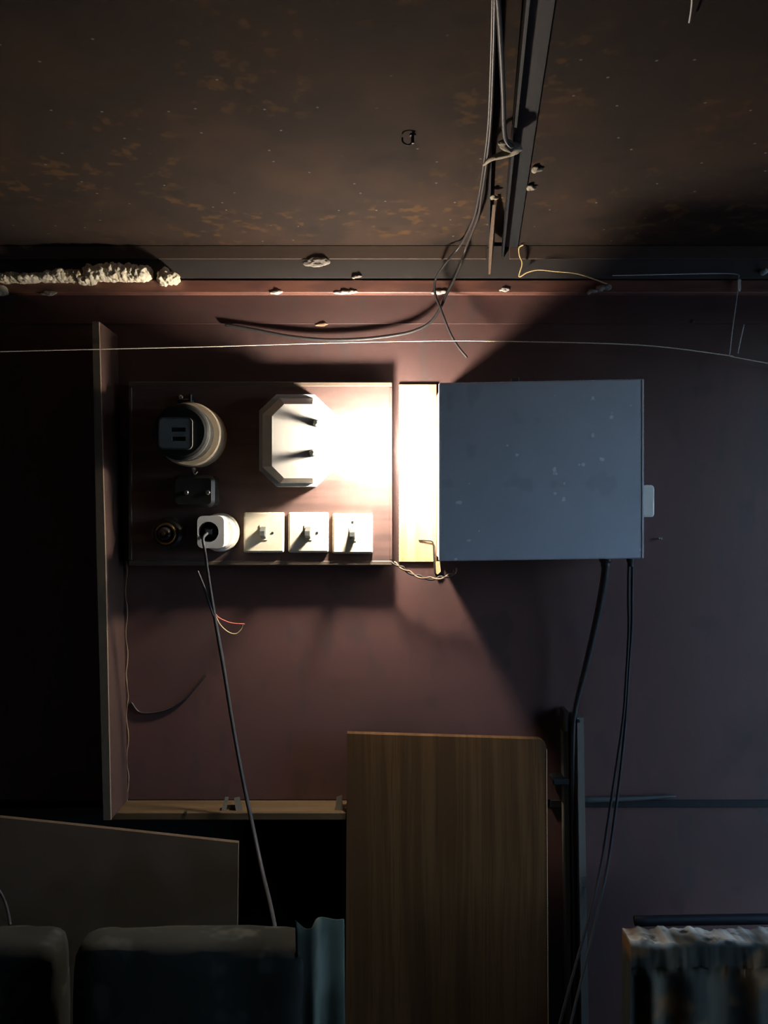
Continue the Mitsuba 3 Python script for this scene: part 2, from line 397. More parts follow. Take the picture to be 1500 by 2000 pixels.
add('electric_meter__bracket__screw', lathe([(0, 0), (.004, 0), (.004, .003), (.0025, .0045), (0, .005)], (q[0], yb - .013, q[2]), sections=14), 'm_steel', 35)

# ------------------------------------------------------------------ small black fuse with a brass ring
q = P(326, 1042, .06)
tag('fuse_holder', 'black round fuse holder with a dull brass ring at the lower left of the board', 'fuse holder')
add('fuse_holder__body', lathe([(0, 0), (.030, 0), (.031, .004), (.029, .022), (.024, .026), (0, .026)], (q[0], yb, q[2]), sections=36), 'm_bakelite', 30)
add('fuse_holder__ring', lathe([(.016, .026), (.020, .026), (.020, .032), (.0185, .034), (.016, .033)], (q[0], yb, q[2]), sections=36), 'm_brass', 30)
add('fuse_holder__cap', lathe([(0, .026), (.012, .026), (.012, .040), (.009, .043), (0, .044)], (q[0], yb, q[2]), sections=24), 'm_bakelite', 30)
add('fuse_holder__cap__screw', lathe([(0, .0438), (.0035, .0438), (.003, .046), (0, .0465)], (q[0], yb, q[2]), sections=12), 'm_brass', 30)

# ------------------------------------------------------------------ white round wall socket with adapter, plug and cord
q = P(428, 1040, .06)
tag('wall_socket', 'round white wall socket at the left end of the switch row', 'socket')
add('wall_socket__base', lathe([(0, 0), (.0345, 0), (.0365, .003), (.0365, .014), (.0350, .017), (0, .017)], (q[0], yb, q[2]), sections=48), 'm_cream', 30)
add('wall_socket__body', lathe([(0, .0165), (.0335, .0165), (.0335, .034), (.030, .038), (0, .038)], (q[0], yb, q[2]), sections=48), 'm_white', 30)
tag('socket_adapter', 'white plug adapter with a dark round hole stuck in the round socket', 'adapter')
ya = yb - .038
dpt = -ya + .040
ca = P(409, 1040, dpt)
ap = rrect(ca[0] - .022, ca[0] + .0265, ca[2] - .0285, ca[2] + .0300, .010)
hole = Point(ca[0] - .002, ca[2] + .001).buffer(.0185, 12)
add('socket_adapter__body', cat(extrude(ap.difference(hole), ya - .014, ya - .040), extrude(ap, ya, ya - .0141)), 'm_white')
add('socket_adapter__hole_lining', extrude(Point(ca[0] - .002, ca[2] + .001).buffer(.0184, 12).difference(Point(ca[0] - .002, ca[2] + .001).buffer(.0165, 12)), ya - .0142, ya - .0385), 'm_hole')
add('socket_adapter__hole_floor', extrude(Point(ca[0] - .002, ca[2] + .001).buffer(.0164, 12), ya - .0142, ya - .016), 'm_hole')

tag('power_cord', 'dark power cord hanging down from the plug in the white adapter', 'cord')
pc = np.array([ca[0] - .002, ya - .0165, ca[2] + .001])
add('power_cord__plug', hull([pc + (sx * a, -e, sz * a * .8) for sx in (-1, 1) for sz in (-1, 1) for a, e in ((.0105, 0), (.0105, .012), (.005, .022))]), 'm_darkgrey')
cord = [pc + (-.002, -.020, -.002), pc + (-.008, -.030, -.012), P(400, 1075, .125), P(404, 1105, .105), P(413, 1165, .085), P(421, 1215, .075), P(436, 1300, .07), P(452, 1400, .07), P(468, 1490, .078), P(482, 1560, .086),
        P(496, 1625, .105), P(512, 1700, .16), P(527, 1762, .24), P(538, 1815, .31)]
add('power_cord__cable', tube(cord, [.0030, .0026, .0028, .0038, .0036, .0038, .0036, .0034], 8, 7), 'm_greycable', True)
add('power_cord__stub', tube([P(386, 1115, .092), P(396, 1140, .088), P(409, 1178, .082), P(417, 1203, .078)], [.0020, .0026, .0026], 8, 6), 'm_greycable', True)
labels['power_cord__stub'] = {'label': 'cut grey cable end tied to the cord'}
add('power_cord__red_wire', tube([P(421, 1200, .073), P(430, 1208, .070), P(452, 1217, .068), P(478, 1219, .068)], .00125, 7, 8), 'm_redwire', True); labels['power_cord__red_wire'] = {'label': 'thin red wire end'}
add('power_cord__yellow_wire', tube([P(421, 1202, .073), P(430, 1220, .069), P(445, 1234, .067), P(460, 1238, .066), P(470, 1230, .066), P(474, 1219, .0655)], .0012, 7, 8), 'm_yellowwire', True); labels['power_cord__yellow_wire'] = {'label': 'thin yellow wire end'}

# ------------------------------------------------------------------ three square cream plates
def wall_switch(key, cx, cy, rot, label, size=79.0):
    tag(key, label, 'switch', 'square cream switches below the bulb')
    d = .052
    c = P(cx, cy, d); h = size / 2 * (CAM - d) / FPX
    add(key + '__plate', plate(rrect(c[0] - h, c[0] + h, c[2] - h, c[2] + h, .004), yb, -d, .0035), 'm_cream')
    a = 0.0
    def R(u, w): return c[0] + u * math.cos(a) - w * math.sin(a), c[2] + u * math.sin(a) + w * math.cos(a)
    o = R(0, 0)
    add(key + '__rocker_frame', extrude(Polygon([R(-.0072, -.0145), R(.0072, -.0145), R(.0072, .0145), R(-.0072, .0145)]), -d + .0002, -d - .0018), 'm_cream')
    add(key + '__toggle', hull([(*[R(u, w)[0]], -d - e, R(u, w)[1]) for u in (-.0045, .0045) for w, e in ((-.011, .0015), (.011, .0015), (.003, .021), (-.005, .021))]), 'm_toggle')
    s = R(.0165, -.001) if rot == 0 else (c[0], c[2] + .0215)
    add(key + '__screw', lathe([(0, 0), (.0024, 0), (.0022, .0012), (0, .0016)], (s[0], -d, s[1]), sections=14), 'm_hole', 30)
wall_switch('wall_switch', 515, 1040, 0, 'square cream switch next to the round socket, leftmost of the three')
wall_switch('wall_switch_001', 602, 1040, 0, 'square cream switch in the middle of the row of three')
wall_switch('wall_switch_002', 688.5, 1042, 90, 'square cream switch at the right end of the row, nearest the grey box')

# ------------------------------------------------------------------ octagonal white box
tag('junction_box', 'white octagonal plastic box with two small knobs left of the bulb', 'junction box')
do1, do2 = .078, .113
def octa(px0, px1, py0, py1, cx_, cy_, d):
    p = [(px0 + cx_, py0), (px1 - cx_, py0), (px1, py0 + cy_), (px1, py1 - cy_), (px1 - cx_, py1), (px0 + cx_, py1), (px0, py1 - cy_), (px0, py0 + cy_)]
    return [(P(x, y, d)[0], P(x, y, d)[2]) for x, y in p]
b0 = octa(506, 648, 770, 950, 34, 32, do1)
add('junction_box__base', hull([(x, yb, z) for x, z in b0] + [(x, -do1, z) for x, z in b0]), 'm_white')
b1 = octa(512, 645, 777, 944, 34, 32, do1 + .004); b2 = octa(531, 634, 789, 934, 24, 24, do2)
cx_, cz_ = np.mean([p[0] for p in b2]), np.mean([p[1] for p in b2])
lip = [(cx_ + (x - cx_) * 1.03, cz_ + (z - cz_) * 1.03) for x, z in b2]
add('junction_box__cover', hull([(x, -do1 + .0001, z) for x, z in b1] + [(x, -do2 + .006, z) for x, z in lip] + [(x, -do2, z) for x, z in b2]), 'm_white')
for i, (x, y) in enumerate(((617, 826), (610, 884))):
    k = P(x, y, do2 + .01)
    add('junction_box__knob' + ('' if i == 0 else '_001'), lathe([(0, 0), (.0065, 0), (.0065, .004), (.0042, .007), (.0042, .018), (.003, .020), (0, .020)], (k[0], -do2, k[2]), sections=20), 'm_toggle', 30)

# ------------------------------------------------------------------ bulb in a porcelain holder
tag('light_bulb', 'bright glowing bulb standing out from the board beside the grey box', 'light bulb')
B = np.array(BULB)
prof = [(0, -.0205)] if False else []
R0 = .0195
prof = [(R0 * math.sin(t), R0 * math.cos(t)) for t in np.linspace(0, math.pi * .80, 16)] + [(.0085, -.024), (.0075, -.030)]
bulb = lathe(prof[::-1], B, (0, -1, 0), 32)
if bulb.vertices[:, 1].min() > B[1]: raise ValueError('bulb turned around')
nrm = bulb.face_normals; cen = bulb.triangles_center - B
if (nrm * cen).sum(1).mean() < 0: bulb.invert()
scene['light_bulb__glass'] = mikit.ply(bulb, 'm_porcelain', smooth=True, emitter={'type': 'area', 'radiance': {'type': 'rgb', 'value': BULB_RADIANCE.tolist()}})
add('light_bulb__cap', lathe([(0, -.046), (.0068, -.046), (.0068, -.030), (.0076, -.0285), (.0060, -.0275), (0, -.0275)], B, (0, -1, 0), 24), 'm_steel', 30)
tag('bulb_holder', 'white porcelain bulb holder screwed to the board', 'lamp holder')
hl = -yb
add('bulb_holder__base', lathe([(0, 0), (.019, 0), (.019, .006), (.014, .010), (.0115, .014), (.0105, .040), (.0095, .046), (.0070, .046), (.0070, .030), (0, .030)], (B[0], yb, B[2]), (0, -1, 0), 32), 'm_porcelain', 30)

# ------------------------------------------------------------------ pine plank and grey metal box
add('pine_plank', cbox(W(779, .008), W(853, .008), -.008, -.0005, H(1098, .008), H(750, .008), .001), 'm_pine')
tag('pine_plank', 'short pale pine plank upright between the bulb and the grey box', 'plank')
dg = .162
gx0, gx1 = W(859.5, dg), W(1256.5, dg)
tag('fuse_box', 'large bluish grey painted steel box to the right of the bulb', 'fuse box')
def sheared(px_l, px_r, yl0, yr0, yl1, yr1, d0, d1):
    pts = []
    for x, a, b in ((px_l, yl0, yl1), (px_r, yr0, yr1)):
        for y in (a, b):
            p = P(x, y, d0); pts += [p, (p[0], -d1, p[2])]
    return np.array(pts)
add('fuse_box__body', hull(sheared(863, 1252, 751, 744, 1094, 1088, dg - .018, .0005)), 'm_greypaint')
dpts = sheared(859.5, 1257, 748, 740, 1096, 1090.5, dg - .0025, dg - .0165)
door = hull(np.vstack([dpts, sheared(861.5, 1255, 750, 742, 1094, 1088.5, dg, dg - .01)]))
add('fuse_box__door', door, 'm_greypaint')
for i, (x0, x1, ya_, yb_) in enumerate(((1253.5, 1257.6, (741, 1090), None),)):
    add('fuse_box__door__edge_strip', hull(sheared(1254.3, 1257.6, 741, 741, 1089.5, 1089.5, dg + .0012, dg - .0170)), 'm_greyedge')
add('fuse_box__door__edge_strip_001', hull(sheared(857.6, 861.0, 749, 749, 1095, 1095, dg + .0008, dg - .0175)), 'm_greyedge')
q = P(1268, 979, dg - .03)
add('fuse_box__latch', plate(rrect(W(1256, dg), W(1277.5, dg - .01), H(1010, dg), H(947, dg), .006), -dg + .034, -dg + .006, .003), 'm_white')
labels['fuse_box__latch'] = {'label': 'white plastic latch on the right edge of the box'}
add('fuse_box__lug', cbox(W(998, .12), W(1013, .12), -.13, -.11, H(757, .15), H(738, .12), .0015), 'm_darkgrey')
add('fuse_box__lug_001', cbox(W(1155, .10), W(1195, .10), -.11, -.09, H(757, .15), H(735, .12), .0015), 'm_darkgrey')
for i, (x, w) in enumerate(((1183, 16), (1232, 11))):
    t = P(x, 1092, .10)
    add('fuse_box__gland' + ('' if i == 0 else '_001'), lathe([(0, 0), (w / 1000 * .72, 0), (w / 1000 * .72, .006), (w / 1000 * .55, .010), (w / 1000 * .55, .016), (0, .016)], (t[0], -.10, P(x, 1093, dg - .018)[2] + .001), (0, 0, -1), 20), 'm_rubber', 30)

# ------------------------------------------------------------------ cables below the box
top = P(1183, 1093, .1); 
add('thick_cable', tube([(P(1184, 1098, .10)), P(1180, 1135, .092), P(1168, 1200, .075), P(1151, 1275, .060), P(1136, 1335, .050), P(1124, 1385, .046), P(1119, 1440, .046), P(1119, 1560, .040), P(1121, 1720, .036), P(1125, 2060, .036)],
    [.0076, .0074, .0066, .0058, .0045, .0042, .0042, .0042], 10, 8), 'm_rubber', True)
tag('thick_cable', 'thick black cable leaving the bottom of the grey box into the two laths', 'cable')
tag('cable_trunking', 'two narrow pale laths with a dark cable between them, right of the wood-grain board', 'cable trunking')
def lath(x0a, x1a, ya_, x0b, x1b, yb2, d):
    pts = [P(x0a, ya_, d), P(x1a, ya_, d), P(x0b, yb2, d), P(x1b, yb2, d)]
    return hull(pts + [(p[0], -.005, p[2]) for p in pts])
add('cable_trunking__lath', lath(1100, 1110, 1430, 1110, 1117, 2080, .030), 'm_lath')
add('cable_trunking__lath_001', lath(1127, 1140, 1402, 1137, 1151, 2080, .050), 'm_lath')
add('cable_trunking__back', lath(1108, 1128, 1412, 1115, 1138, 2080, .010), 'm_hole')
add('cable_trunking__clamp', cat(cbox(W(1103, .05), W(1113, .05), -.044, -.005, H(1432, .05), H(1390, .05), .002)), 'm_bakelite')
q = P(1130, 1409, .052)
add('cable_trunking__nail', lathe([(0, 0), (.0034, 0), (.003, .0016), (0, .002)], (q[0], -.0498, q[2]), sections=14), 'm_hole', 30)
add('cable_trunking__bracket', cbox(W(1080, .04), W(1113, .04), -.042, -.004, H(1533, .04), H(1521, .04), .002), 'm_darksteel')
tag('twin_cable', 'pair of thin dark cables hanging from the right end of the grey box', 'cable')
for i, (o, key) in enumerate(((-3.6, 'twin_cable__strand'), (3.6, 'twin_cable__strand_001'))):
    pts = [P(1232 + o, 1102, .10), P(1231 + o, 1160, .092), P(1231 + o * .8, 1230, .08), P(1226 + o * .6, 1310, .07), P(1220 + o * .7, 1400, .064), P(1208 + o * 1.3, 1500, .060), P(1194 + o * 1.6, 1600, .058), P(1180 + o * 1.8, 1690, .060),
           P(1158 + o * 2.0, 1790, .070), P(1132 + o * 2.6, 1890, .085), P(1104 + o * 3, 2000, .10), P(1090 + o * 3, 2080, .11)]
    add(key, tube(pts, .0026, 8, 8), 'm_rubber' if i == 0 else 'm_greycable', True)

# ------------------------------------------------------------------ rod along the seam, stains excepted
add('seam_rod', cat(tube([P(1140, 1562, .008), P(1230, 1560, .0085), P(1320, 1555, .010)], [.0056, .005, .003], 8, 6)), 'm_darkgrey', True)
tag('seam_rod', 'thin round rod lying along the wall seam right of the laths', 'rod')
add('seam_strip', cbox(W(1075), W(1600), -.002, .012, H(1577), H(1562), .001), 'm_darksteel')
tag('seam_strip', 'dark narrow strip covering the wall seam below the grey box', 'strip')
def nail(key, px, py, d, r, label, cat_='nail', mat='m_steel'):
    q = P(px, py, d)
    add(key, lathe([(0, -.012), (r * .4, -.012), (r * .4, 0), (r, 0), (r, .0015), (r * .6, .0028), (0, .003)], (q[0], -d, q[2]), sections=14), mat, 30)
    tag(key, label, cat_)
nail('wall_nail', 1290, 1052, .010, .0034, 'small nail in the wall just right of the grey box')
nail('wall_nail_001', 1355, 628, .006, .0034, 'small dark nail in the wall above the right end of the grey box', mat='m_darkgrey')
q = P(362, 1588, .069)
add('rail_nail', lathe([(0, -.004), (.003, -.004), (.003, .002), (0, .0028)], (q[0], -.067, q[2]), sections=12), 'm_steel', 30); tag('rail_nail', 'shiny nail head on the bottom plank of the wooden frame', 'nail')

# ------------------------------------------------------------------ wires about the bulb and the box
w = [P(767, 1098, .044), P(784, 1108, .048), P(800, 1118, .045), P(822, 1127, .048), P(845, 1130, .046), P(866, 1127, .050), P(884, 1121, .046), P(890, 1112, .030)]
wz = np.array(spline(w, 10)); ang = np.linspace(0, 26, len(wz))
twist = np.stack([np.cos(ang), np.sin(ang) * .6, np.sin(ang)], -1) * .0022
tag('twisted_wire', 'loose twisted pair of wires sagging below the pine plank', 'wire')
add('twisted_wire__strand', tube(wz + twist, .0019, 6, smooth_path=False), 'm_oldwood', True)
add('twisted_wire__strand_001', tube(wz - twist, .0019, 6, smooth_path=False), 'm_rubber', True)
add('bent_wire', tube([P(818, 1055, .010), P(836, 1056, .012), P(845, 1059, .012), P(847, 1075, .012), P(848, 1100, .012), P(849, 1118, .012)], .0013, 6, 6), 'm_rubber', True); tag('bent_wire', 'short dark bent wire in front of the pine plank by the grey box', 'wire')
add('wood_peg', hull([P(x, y, d) for x, y in ((848, 1096), (859, 1096), (861, 1116), (855, 1122), (848, 1118)) for d in (.001, .010)]), 'm_pine'); tag('wood_peg', 'small wooden peg under the lower left corner of the grey box', 'peg')
add('line_string', tube([P(-70, 689, .125), P(0, 686.5, .125), P(190, 682, .122), P(410, 677, .10), P(640, 670, .08), P(840, 666, .065), P(1000, 667, .055), P(1250, 674, .040), P(1420, 694, .028), P(1437, 698, .026), P(1600, 728, .02)], .0010, 6, 8), 'm_string', True)
tag('line_string', 'thin pale string stretched across the wall above the meter board', 'string')
add('hanging_wire', tube([P(1196, 538, .025), P(1300, 536, .026), P(1400, 534, .026), P(1440, 536, .028), P(1442, 545, .032), P(1440, 575, .032), P(1431, 640, .032), P(1425, 693, .030)], .0011, 6, 8), 'm_greyedge', True)
tag('hanging_wire', 'thin bare wire along the rail with its end hanging down at the far right', 'wire')
add('hanging_wire_001', tube([P(1453, 634, .014), P(1447, 660, .022), P(1441, 690, .029)], .0014, 6, 6), 'm_greyedge', True)
tag('hanging_wire_001', 'short straight wire slanting beside the string at the far right', 'wire')
q = P(1443, 556, .034)
add('wire_clip', hull([q + (a * .003, b * .003, c * .009) for a in (-1, 1) for b in (-1, 1) for c in (-1, 1)] + [q + (0, 0, .013), q + (0.002, 0, -.014)]), 'm_white'); tag('wire_clip', 'small whitish clip at the top of the hanging bare wire', 'clip')
q = P(1494, 530, .030)
add('wire_clip_001', lathe([(0, -.01), (.0055, -.01), (.0055, .002), (.003, .006), (0, .007)], q, (0, -1, 0), 14), 'm_greyedge', 30); tag('wire_clip_001', 'round grey stud at the right edge of the picture on the dark recess', 'clip')
yw = [C(1022, 478, HC - .004), C(1014, 484, HC - .008), P(1015, 500, .040), P(1020, 515, .038), P(1014, 540, .030), P(1030, 532, .036), P(1052, 527, .04), P(1085, 530, .04), P(1125, 534, .038), P(1160, 545, .034), P(1186, 555, .028)]
add('yellow_wire', tube(yw, .0014, 7, 7), 'm_yellowwire', True); tag('yellow_wire', 'thin yellowish wire bent from the ceiling edge along the rail', 'wire')
add('plaster_lump', lumps([(P(1158, 568, .022), (.010, .006, .004)), (P(1172, 563, .024), (.010, .008, .006)), (P(1186, 561, .024), (.009, .007, .006)), (P(1150, 572, .022), (.005, .004, .003))], .003, .003, 160, 3), 'm_dust', True)
tag('plaster_lump', 'grey dusty lump on the rail at the end of the yellowish wire', 'lump')

# ------------------------------------------------------------------ black cables at the ceiling beam
hb = HC - .030
ca_ = [C(966, -60, hb), C(972, 0, hb), C(976, 60, hb), C(980, 130, hb), C(983, 200, hb), C(984, 245, hb), C(988, 272, hb), C(1000, 286, hb - .002), C(1006, 276, hb + .02)]
add('ceiling_cable', tube(ca_, .0030, 8, 8), 'm_greycable', True); tag('ceiling_cable', 'grey cable hanging under the ceiling beam down to the tape knot', 'cable')
cb = [C(962, -60, HC - .008), C(962, 0, HC - .008), C(959, 120, HC - .008), C(954, 240, HC - .010), C(945, 320, HC - .012), C(935, 385, HC - .014), C(924, 430, HC - .018), P(900, 478, .085), P(872, 512, .06), P(851, 545, .045), P(850, 575, .040), P(860, 602, .040), P(878, 648, .040), P(894, 676, .042), P(912, 698, .044)]
add('ceiling_cable_001', tube(cb, .0023, 8, 8), 'm_rubber', True); tag('ceiling_cable_001', 'black cable coming off the ceiling beam whose cut end hangs above the pine plank', 'cable')
cc = [C(966, -60, HC - .010), C(966, 0, HC - .010), C(963, 130, HC - .010), C(958, 245, HC - .012), C(950, 320, HC - .016), C(941, 380, HC - .018), C(933, 425, HC - .022), P(912, 478, .085), P(900, 515, .06), P(886, 548, .045), P(872, 575, .036), P(858, 605, .032), P(840, 630, .026), P(810, 646, .020), P(770, 655, .016), P(710, 662, .014), P(640, 664, .013), P(570, 658, .012), P(500, 645, .010), P(440, 634, .008)]
add('ceiling_cable_002', tube(cc, [.0022, .0022, .0026, .0036, .0036], 8, 8), 'm_rubber', True); tag('ceiling_cable_002', 'black cable coming off the ceiling beam and curving left along the wall', 'cable')
q = C(998, 287, hb)
add('tape_knot', lumps([(q, (.014, .010, .007)), (q + (.008, .006, 0), (.009, .008, .007)), (q + (-.009, -.008, .002), (.010, .005, .004))], .004, .004, 120, 5), 'm_rag', True)
tag('tape_knot', 'knot of dusty rag tied round the grey cable under the ceiling beam', 'knot')
rg = [C(1010, 292, hb), C(1000, 299, hb + .002), C(980, 303, hb + .004), C(960, 310, hb + .006), C(945, 322, HC - .014)]
add('tape_knot_001', tube(rg, [.005, .004, .005, .0035, .002], 6, 6), 'm_rag', True); tag('tape_knot_001', 'frayed strip of rag slung from the knot to the black cables', 'rag')
for i, (x, y, s) in enumerate(((1045, 331, .010), (1034, 366, .009), (962, 385, .008))):
    q = C(x, y, HC - .004)
    add('rust_flake' + ('' if i == 0 else f'_00{i}'), lumps([(q, (s * .5, s, .003)), (q + (s * .6, .004, .001), (s * .6, s * .5, .003))], .003, .003, 200, 11 + i), 'm_rag', True)
    tag('rust_flake' + ('' if i == 0 else f'_00{i}'), ('pale peeling flake on the ceiling right of the beam, the nearer of two', 'pale peeling flake on the ceiling right of the beam, the one closer to the wall', 'pale flake inside the ceiling beam gap')[i], 'flake')
q = C(806, 263, HC)
add('ceiling_hook', cat(lathe([(0, 0), (.0045, 0), (.0045, .002), (.0022, .003), (.0022, .012), (0, .0125)], q, (0, 0, -1), 14), tube([q + (0, 0, -.01), q + (-.006, 0, -.014), q + (-.013, 0, -.010), q + (-.014, 0, -.004)], .0012, 8)), 'm_darksteel', 30)
tag('ceiling_hook', 'small dark metal hook in the rusty ceiling left of the beam', 'hook')
add('straw', tube([C(1352, -40, HC - .012), C(1351, 8, HC - .010), C(1346, 44, HC - .006)], .0009, 6, 6), 'm_string', True); tag('straw', 'thin pale thread hanging from the ceiling at the top right', 'thread')
add('loose_wire', tube([P(256, 1372, .003), P(275, 1392, .003), P(320, 1388, .003), P(360, 1365, .003), P(402, 1318, .003)], .0022, 6, 6), 'm_rubber', True); tag('loose_wire', 'thin dark wire curving on the wall low in the wooden frame', 'wire')
add('loose_wire_001', tube([P(-30, 1700, .22), P(2, 1745, .22), P(14, 1775, .25), P(20, 1806, .30)], .0022, 6, 6), 'm_greycable', True); tag('loose_wire_001', 'thin grey cable at the left picture edge behind the dark covered box', 'wire')

# ------------------------------------------------------------------ mounting foam
def foam(key, spans, label, seed):
    balls = []
    for x0, x1, y0, y1, d in spans:
        n_ = max(2, int((x1 - x0) / 6.5))
        for k in range(n_):
            x = x0 + (x1 - x0) * (k + .5) / n_ + rng.uniform(-2, 2)
            hh = (y1 - y0) / 2 * rng.uniform(.72, 1.05)
            balls.append((P(x, y1 - hh, d + rng.uniform(-.003, .003)), (rng.uniform(.009, .013), rng.uniform(.015, .021), hh * .00097)))
            if rng.random() < .6:
                balls.append((P(x + rng.uniform(-5, 5), y1 - hh * rng.uniform(.6, 1.6), d + rng.uniform(.010, .017)), rng.uniform(.004, .0075, 3)))
    add(key, lumps(balls, .0028, .0045, 170, seed, 2), 'm_foam', True); tag(key, label, 'mounting foam')
foam('foam_bead', [(-60, 62, 532, 553, .026), (50, 70, 530, 552, .028), (84, 110, 530, 551, .028), (70, 84, 534, 551, .018), (108, 152, 523, 551, .030)], 'long low bead of cream foam in the gap at the left picture edge', 21)
foam('foam_bead_001', [(162, 182, 532, 556, .030), (172, 288, 514, 550, .036)], 'thick lumpy bead of cream foam left of the small foam blob', 22)
foam('foam_bead_002', [(316, 326, 524, 558, .034), (326, 344, 529, 556, .034)], 'small separate blob of cream foam at the right end of the foam line', 23)
foam('foam_bead_003', [(-10, 9, 555, 576, .028)], 'drop of cream foam under the bead at the left picture edge', 24)
for i, (x, y, a, b, lab, mt, d) in enumerate(((540, 571, 12, 5, 'small whitish filler dab on the rail, leftmost of the dabs near the middle', 'm_putty', .021), (675, 571, 21, 5, 'longer whitish filler dab on the rail above the bulb', 'm_putty', .021),
        (858, 571, 15, 5, 'whitish filler dab on the rail behind the black cables', 'm_putty', .021), (985, 566, 9, 5, 'small whitish filler dab on the rail right of the black cables', 'm_putty', .021),
        (618, 512, 24, 11, 'large grey smear of filler in the dark recess over the rail', 'm_dust', .0345), (95, 573, 15, 5, 'grey dab of filler under the long foam bead', 'm_dust', .021),
        (628, 634, 12, 4, 'small brownish dab of filler on the wall over the string', 'm_oldwood', .003), (697, 541, 9, 3, 'tiny crumb of filler lying on the rail edge', 'm_dust', .020))):
    key = 'filler_dab' + ('' if i == 0 else f'_00{i}')
    q = P(x, y, d)
    add(key, lumps([(q, (a * .00075, .003, b * .0009)), (q + (a * .0005, 0, .001), (a * .0006, .0028, b * .0007)), (q + (-a * .0006, 0, -.001), (a * .0005, .0025, b * .0006))], .003, .0022, 190, 31 + i), mt, True)
    tag(key, lab, 'filler')
# rag-like brackets on the bottom plank
q = P(452, 1574, .050)
tag('corner_bracket', 'small rusty bracket standing on the bottom plank behind the cord', 'bracket')
add('corner_bracket__leg', hull([P(x, y, d) for x, y in ((430, 1592), (440, 1592), (440, 1556), (447, 1556)) for d in (.045, .058)]), 'm_rag')
add('corner_bracket__leg_001', hull([P(x, y, d) for x, y in ((462, 1592), (476, 1592), (457, 1558), (468, 1556)) for d in (.045, .058)]), 'm_rag')
add('corner_bracket__block', hull([P(x, y, d) for x, y in ((436, 1592), (468, 1592), (442, 1572), (462, 1572)) for d in (.02, .050)]), 'm_bakelite')
add('wood_chip', hull([P(x, y, d) for x, y in ((655, 1586), (670, 1586), (657, 1556), (668, 1552)) for d in (.040, .055)]), 'm_rag'); tag('wood_chip', 'small brownish chip on the bottom plank beside the wood-grain board', 'chip')

# ------------------------------------------------------------------ lower foreground
def lam_board():
    x0, x1 = W(678, .06), W(1066, .06)
    zt, t = H(1432, .06), .018
    poly = sbox(x0, .0, x1, zt)
    cut = sbox(x1 - .014, zt - .014, x1, zt).difference(Point(x1 - .014, zt - .014).buffer(.014, 8))
    poly = poly.difference(cut)
    m = extrude(poly, 0, -t)
    v = m.vertices
    v[:, 1] += -.045 - (zt - v[:, 2]) / zt * .05
    v[:, 2] += (v[:, 0] - x0) * -.030 * (v[:, 2] > .3)
    v[:, 0] += -(zt - v[:, 2]) * .004
    m.vertices = v
    return m
lb = lam_board()
tag('laminate_board', 'tall brown wood-grain board leaning on the wall below the grey box', 'board')
add('laminate_board__panel', lb, 'm_laminate')
zt = H(1432, .06); x1 = W(1066, .06); x0 = W(678, .06)
def edge_pt(x, z, o): return (x - (zt - z) * .004, -.045 - .018 * o - (zt - z) / zt * .05, z)
add('laminate_board__edge_band', hull([edge_pt(x1 + e, z, o) for e in (.0002, .0016) for z in (.001, zt - .030) for o in (0, 1.04)]), 'm_laminate_edge')

def ply_sheet():
    pts = []
    for x, y, d in ((-90, 1590, .13), (0, 1592, .13), (180, 1610, .13), (468, 1640, .13), (468, 1640, .13)):
        p = P(x, y, d); pts.append((p[0], p[2]))
    xr = W(468, .13); xl = W(-90, .13)
    m = extrude(Polygon(pts[:4] + [(xr + .003, .30), (xl, .30)]), 0, -.010)
    v = m.vertices
    v[:, 1] += -.13 - np.maximum(0, H(1590, .13) - v[:, 2]) * .10
    m.vertices = v; return m
add('plywood_sheet', ply_sheet(), 'm_plywood'); tag('plywood_sheet', 'dull brown plywood sheet with a sloping top edge behind the dark covered box', 'plywood sheet')

def soft_box(x0, x1, z1, yb_, yf_, seed, amp=.012, sag=0.0):
    m = trimesh.creation.box((x1 - x0, yf_ - yb_ if yf_ > yb_ else yb_ - yf_, z1)); m.apply_translation(((x0 + x1) / 2, (yb_ + yf_) / 2, z1 / 2))
    mm = to_manifold(m).refine_to_length(.022).to_mesh()
    m = trimesh.Trimesh(mm.vert_properties[:, :3], mm.tri_verts, process=True)
    trimesh.smoothing.filter_laplacian(m, iterations=6)
    n_ = meshkit.fbm(m.vertices * (7, 7, 4), 4, seed) - .5
    v = m.vertices + m.vertex_normals * (n_ * amp * 2)[:, None]
    v[:, 2] = np.maximum(v[:, 2], .001)
    m.vertices = v
    return m
dA = .42
tag('covered_box', 'bulky box under a dark greenish cloth at the lower left', 'covered box')
sA = CAM - dA
add('covered_box__body', soft_box(W(150, dA), W(606, dA), H(1808, dA - .07), -dA + .07, -dA - .01, 5, .007), 'm_cloth', True)
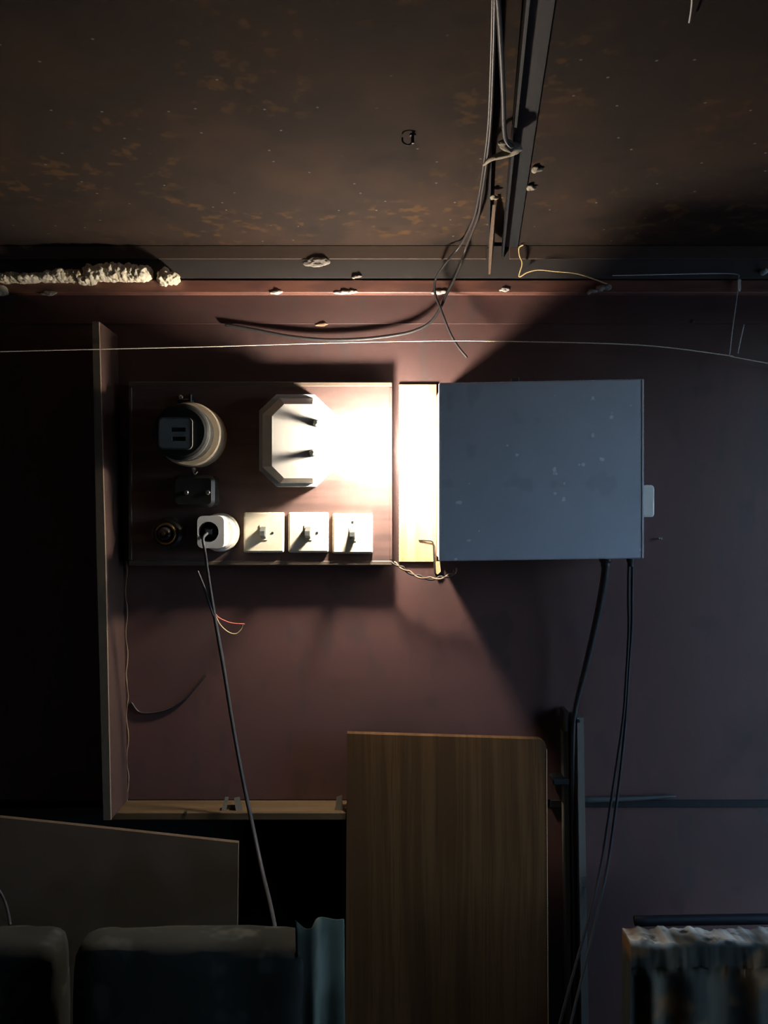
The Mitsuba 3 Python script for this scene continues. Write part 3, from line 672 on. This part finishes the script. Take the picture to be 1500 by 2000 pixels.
def drape():
    # cloth hanging over the right end with vertical folds
    nu, nv = 40, 40
    v = []
    for j in range(nv):
        t = j / (nv - 1)
        for i in range(nu):
            s = i / (nu - 1)
            x = W(580, dA) + .062 * s + .006 * math.sin(s * 7)
            y = -dA - .016 + .07 * s ** 1.2 + .016 * math.sin(s * 9.5 + 1.2 + t * 1.2) * (.35 + t)
            z = H(1806 + 20 * s ** 2 + 5 * math.sin(s * 9), dA) + (.010 if s < .12 else 0) * (1 - s / .12) - t * .62
            v.append((x + .008 * math.sin(t * 5 + s * 4) * t + .012 * t * s, y, z))
    f = []
    for j in range(nv - 1):
        for i in range(nu - 1):
            a = j * nu + i; f += [(a, a + 1, a + nu + 1), (a, a + nu + 1, a + nu)]
    m = trimesh.Trimesh(np.array(v), f, process=False)
    n_ = m.vertex_normals
    k = len(v)
    v2 = np.vstack([m.vertices, m.vertices + n_ * .004])
    f2 = f + [(a + k, c + k, b + k) for a, b, c in f]
    ring = [i for i in range(nu)] + [j * nu + nu - 1 for j in range(1, nv)] + [(nv - 1) * nu + i for i in range(nu - 2, -1, -1)] + [j * nu for j in range(nv - 2, 0, -1)]
    for a, b in zip(ring, ring[1:] + ring[:1]): f2 += [(a, b, b + k), (a, b + k, a + k)]
    m = trimesh.Trimesh(v2, f2, process=False); m.fix_normals(); return m
add('covered_box__cloth_corner', drape(), 'm_cloth_pale', True)
labels['covered_box__cloth_corner'] = {'label': 'lighter folded cloth hanging over the right end'}
add('covered_box_001', soft_box(W(-140, dA - .05), W(146, dA - .05), H(1812, dA - .11), -dA + .11, -dA + .03, 9, .007), 'm_cloth', True)
tag('covered_box_001', 'dark cloth-covered box at the left picture edge beside the bulky covered box', 'covered box')

# rusty ribbed box at the lower right
dR = .30
def ribbed():
    nx, nz = 150, 60
    xl, xr, zt_ = W(1231, dR), W(1231, dR) + .42, H(1812, dR - .045)
    v, f = [], []
    xs = np.linspace(xl, xr, nx)
    prof_ = np.array([(0.045, zt_), (0.0, zt_), (-.004, zt_ - .006), (-.004, zt_ - .035), (.002, zt_ - .045)] + [(.002, z) for z in np.linspace(zt_ - .06, .001, nz)])
    for k, (oy, z) in enumerate(prof_):
        for x in xs:
            rib = .007 * math.sin((x - xl) * 95 + 2 * math.sin((x - xl) * 23)) if k > 4 else 0.0
            v.append((x, -dR + oy + rib, z))
    n_ = len(prof_)
    for j in range(n_ - 1):
        for i in range(nx - 1):
            a = j * nx + i; f += [(a, a + nx, a + nx + 1), (a, a + nx + 1, a + 1)]
    v = np.array(v)
    d_ = (meshkit.fbm(v * 60, 3, 4) - .5)
    band = ((v[:, 2] > zt_ - .05)).astype(float)
    v[:, 2] += d_ * .012 * band; v[:, 1] += d_ * .010 * band
    # close the sides and back
    back = [(xl, -dR + .045, .001), (xr, -dR + .045, .001), (xr, -dR + .045, zt_ - .004), (xl, -dR + .045, zt_ - .004)]
    k = len(v); v = np.vstack([v, back])
    f += [(k, k + 2, k + 1), (k, k + 3, k + 2)]
    left = [j * nx for j in range(n_)]; right = [j * nx + nx - 1 for j in range(n_)]
    for a, b in zip(left, left[1:]): f.append((k, b, a))
    for a, b in zip(right, right[1:]): f.append((k + 1, a, b))
    f += [(k, left[0], k + 3), (k + 1, k + 2, right[0])]
    return trimesh.Trimesh(v, f, process=False)
add('rusty_box', ribbed(), 'm_peel', 40); tag('rusty_box', 'rusty ribbed metal box with a peeling whitish top at the lower right', 'metal box')
add('dark_pipe', tube([P(1240, 1799, .17), P(1350, 1797, .17), P(1640, 1793, .17)], .009, 12, 4), 'm_darksteel', True); tag('dark_pipe', 'dark horizontal pipe behind the rusty ribbed box', 'pipe')
